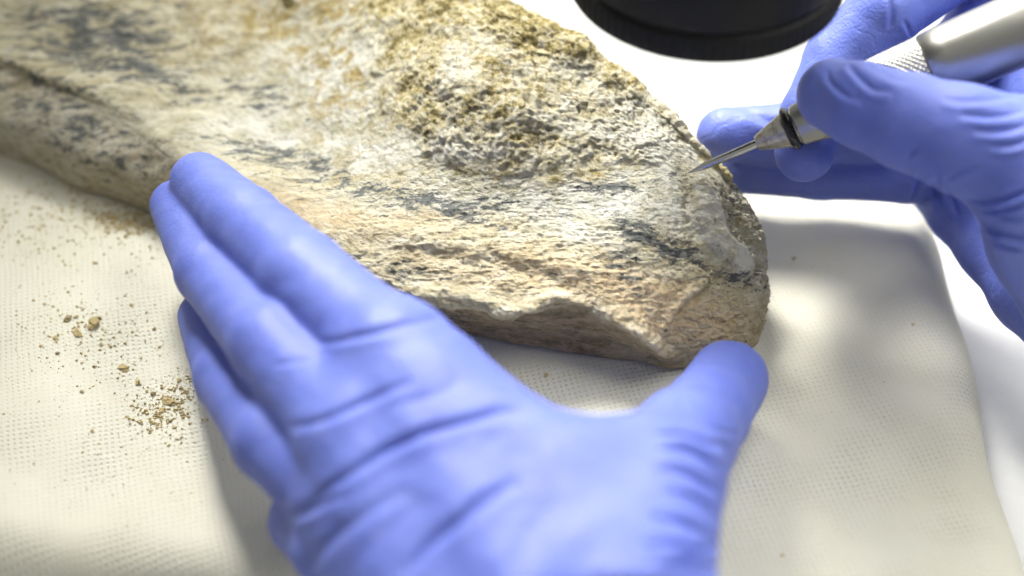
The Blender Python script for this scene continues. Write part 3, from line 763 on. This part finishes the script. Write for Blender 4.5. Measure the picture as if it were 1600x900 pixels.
# ------------------------------------------------------------------ crumbs on the cloth
def crumb_mesh(seed, sub=2):
    import bmesh
    bm = bmesh.new(); bmesh.ops.create_icosphere(bm, subdivisions=sub, radius=1)
    v = np.array([list(q.co) for q in bm.verts]); r = np.random.default_rng(seed)
    st = r.uniform(.6, 1.25, 3)
    for q, c in zip(bm.verts, v):
        n = noise3((c * 1.3 + seed * 7)[None], seed)[0] * .6 + noise3((c * 3.1 + seed)[None], seed + 1)[0] * .45
        q.co = Vector(c * st * (1 + n)); q.co.z *= .55
    me = bpy.data.meshes.new("crumb"); bm.to_mesh(me); bm.free(); return me
variants = []
for k in range(10):
    me = crumb_mesh(300 + k); me.materials.append(M_crumb if k % 3 else M_crumb2); variants.append(me)
clumps = [  # survey x, y, size px, label
 (106, 498, 9, "brown crumb leading the elongated pair left of the biggest crumb"), (120, 494, 7, "small tan crumb tucked between the brown crumb and the biggest one"),
 (146, 505, 13, "largest pale tan stone crumb on the cloth left of the hand"), (155, 497, 8, "tan crumb leaning on the upper right of the largest crumb"),
 (121, 520, 9, "rounded ochre crumb just below left of the largest crumb"), (87, 528, 8, "elongated tan crumb below the brown pair"),
 (90, 552, 8, "pale angular crumb in the group under the elongated crumb"), (64, 540, 5, "little crumb at the far left of the crumb group"),
 (194, 574, 10, "oval tan crumb lying alone between the two crumb groups"), (147, 573, 7, "thin crumb left of the oval tan crumb"),
 (128, 612, 6, "pale flat crumb alone below the crumb groups"), (157, 537, 7, "light crumb right below the rounded ochre crumb"),
 (215, 597, 7, "light sandy crumb right of the oval crumb, above the heap"), (240, 615, 8, "pale crumb at the upper left of the heap beside the ring finger"),
 (263, 627, 10, "ochre crumb on top of the heap beside the ring finger"), (280, 594, 8, "tan crumb at the edge of the ring finger's shadow"),
 (283, 606, 8, "lower of the two tan crumbs by the ring finger"), (291, 612, 7, "pale crumb nearest the ring finger"),
 (252, 640, 8, "light tan crumb in the middle of the heap"), (266, 658, 7, "round crumb at the bottom of the heap"),
 (245, 648, 7, "sandy crumb at the left edge of the heap"), (143, 673, 7, "solitary ochre crumb in the open lower left cloth"),
 (220, 660, 6, "small crumb left of the foot of the heap"), (203, 662, 4, "tiny dark crumb left of the heap foot"), (198, 651, 4, "tiny tan crumb in the open cloth left of the heap"),
 (205, 476, 6, "golden crumb up the cloth near the finger gap"), (229, 488, 5, "tan speck of stone above the shadow beside the fingers"),
 (241, 513, 6, "flat crumb close to the left of the ring fingertip"), (1427, 507, 6, "single tan crumb on the bare cloth right of the fossil"),
 (1241, 404, 6, "tan crumb just right of the fossil's end"), (1222, 868, 5, "lone crumb near the bottom edge right of the wrist"), (854, 586, 6, "light crumb in the shaded hollow between thumb and forefinger"),
]
def rest(x_, y_, r_):
    q = P(x_, y_, 0)
    for _ in range(4): q = P(x_, y_, float(cushion_h(np.array([q[0]]), np.array([q[1]]))[0]) + r_ * .4)
    return q
def place(me, x_, y_, s_px, name="stone_crumb"):
    r_ = s_px / 61.0 ; q = rest(x_, y_, r_)
    o = bpy.data.objects.new(name, me); C.objects.link(o); o.location = Vector(q * S); o.scale = [r_ * S] * 3
    o.rotation_euler = (rng.uniform(-.3, .3), rng.uniform(-.3, .3), rng.uniform(0, 6.28)); return o
for i, (x_, y_, s_, lab) in enumerate(clumps):
    tag(place(variants[i % 10 if i < 28 else 1 + i % 2], x_, y_, s_ * (.66 if s_ > 8.5 else .52)), lab, "crumb", "stone crumbs scattered on the cloth")
# dust and grit too fine to count: one mesh
gv, gf = [], []
oct_v = np.array([[1, 0, 0], [-1, 0, 0], [0, 1, 0], [0, -1, 0], [0, 0, 1], [0, 0, -1]], float); oct_f = [[0, 2, 4], [2, 1, 4], [1, 3, 4], [3, 0, 4], [2, 0, 5], [1, 2, 5], [3, 1, 5], [0, 3, 5]]
spots = []
for cx, cy, sx_, sy_, n_, lo_, hi_ in ((130, 520, 60, 35, 190, 1.0, 4.4), (255, 635, 24, 22, 300, 1.4, 4.8), (282, 600, 12, 18, 90, 1.2, 4.2), (150, 340, 130, 35, 700, 1.4, 5.0), (215, 345, 40, 12, 420, 1.6, 6.0),
                               (180, 600, 110, 90, 260, .9, 3.6), (60, 470, 60, 70, 90, .8, 2.8), (230, 470, 25, 60, 60, 1.0, 3.0), (130, 720, 100, 60, 45, .8, 2.6), (950, 610, 90, 30, 12, .9, 2.2), (1350, 600, 130, 170, 22, .7, 2.0), (1290, 400, 80, 20, 8, .8, 2.2)):
    for _ in range(n_): spots.append((rng.normal(cx, sx_), rng.normal(cy, sy_), lo_ + (hi_ - lo_) * rng.random() ** 1.9))
spots = [s_ for s_ in spots if -60 < s_[0] < 1560 and 250 < s_[1] < 890]
A = np.array(spots)
Q = np.array([P(a[0], a[1], 0) for a in A]); zz = cushion_h(Q[:, 0], Q[:, 1])
for (sx_, sy_, sr_), q, z_ in zip(A, Q, zz):
    r_ = sr_ / 61.0 * .8; off = len(gv) * 6
    M = oct_v * rng.uniform(.6, 1.3, (6, 1)) * r_ * np.array([1, 1, .8]); a = rng.uniform(0, 6.28)
    Rz = np.array([[math.cos(a), -math.sin(a), 0], [math.sin(a), math.cos(a), 0], [0, 0, 1]])
    gv.append(M @ Rz.T + np.array([q[0], q[1], z_ + r_ * .3])); gf += [[i + off for i in t_] for t_ in oct_f]
tag(mk("stone_grit", np.concatenate(gv), np.array(gf), M_crumb, smooth=False), "fine tan stone grit sprinkled over the cloth", kind='stuff')
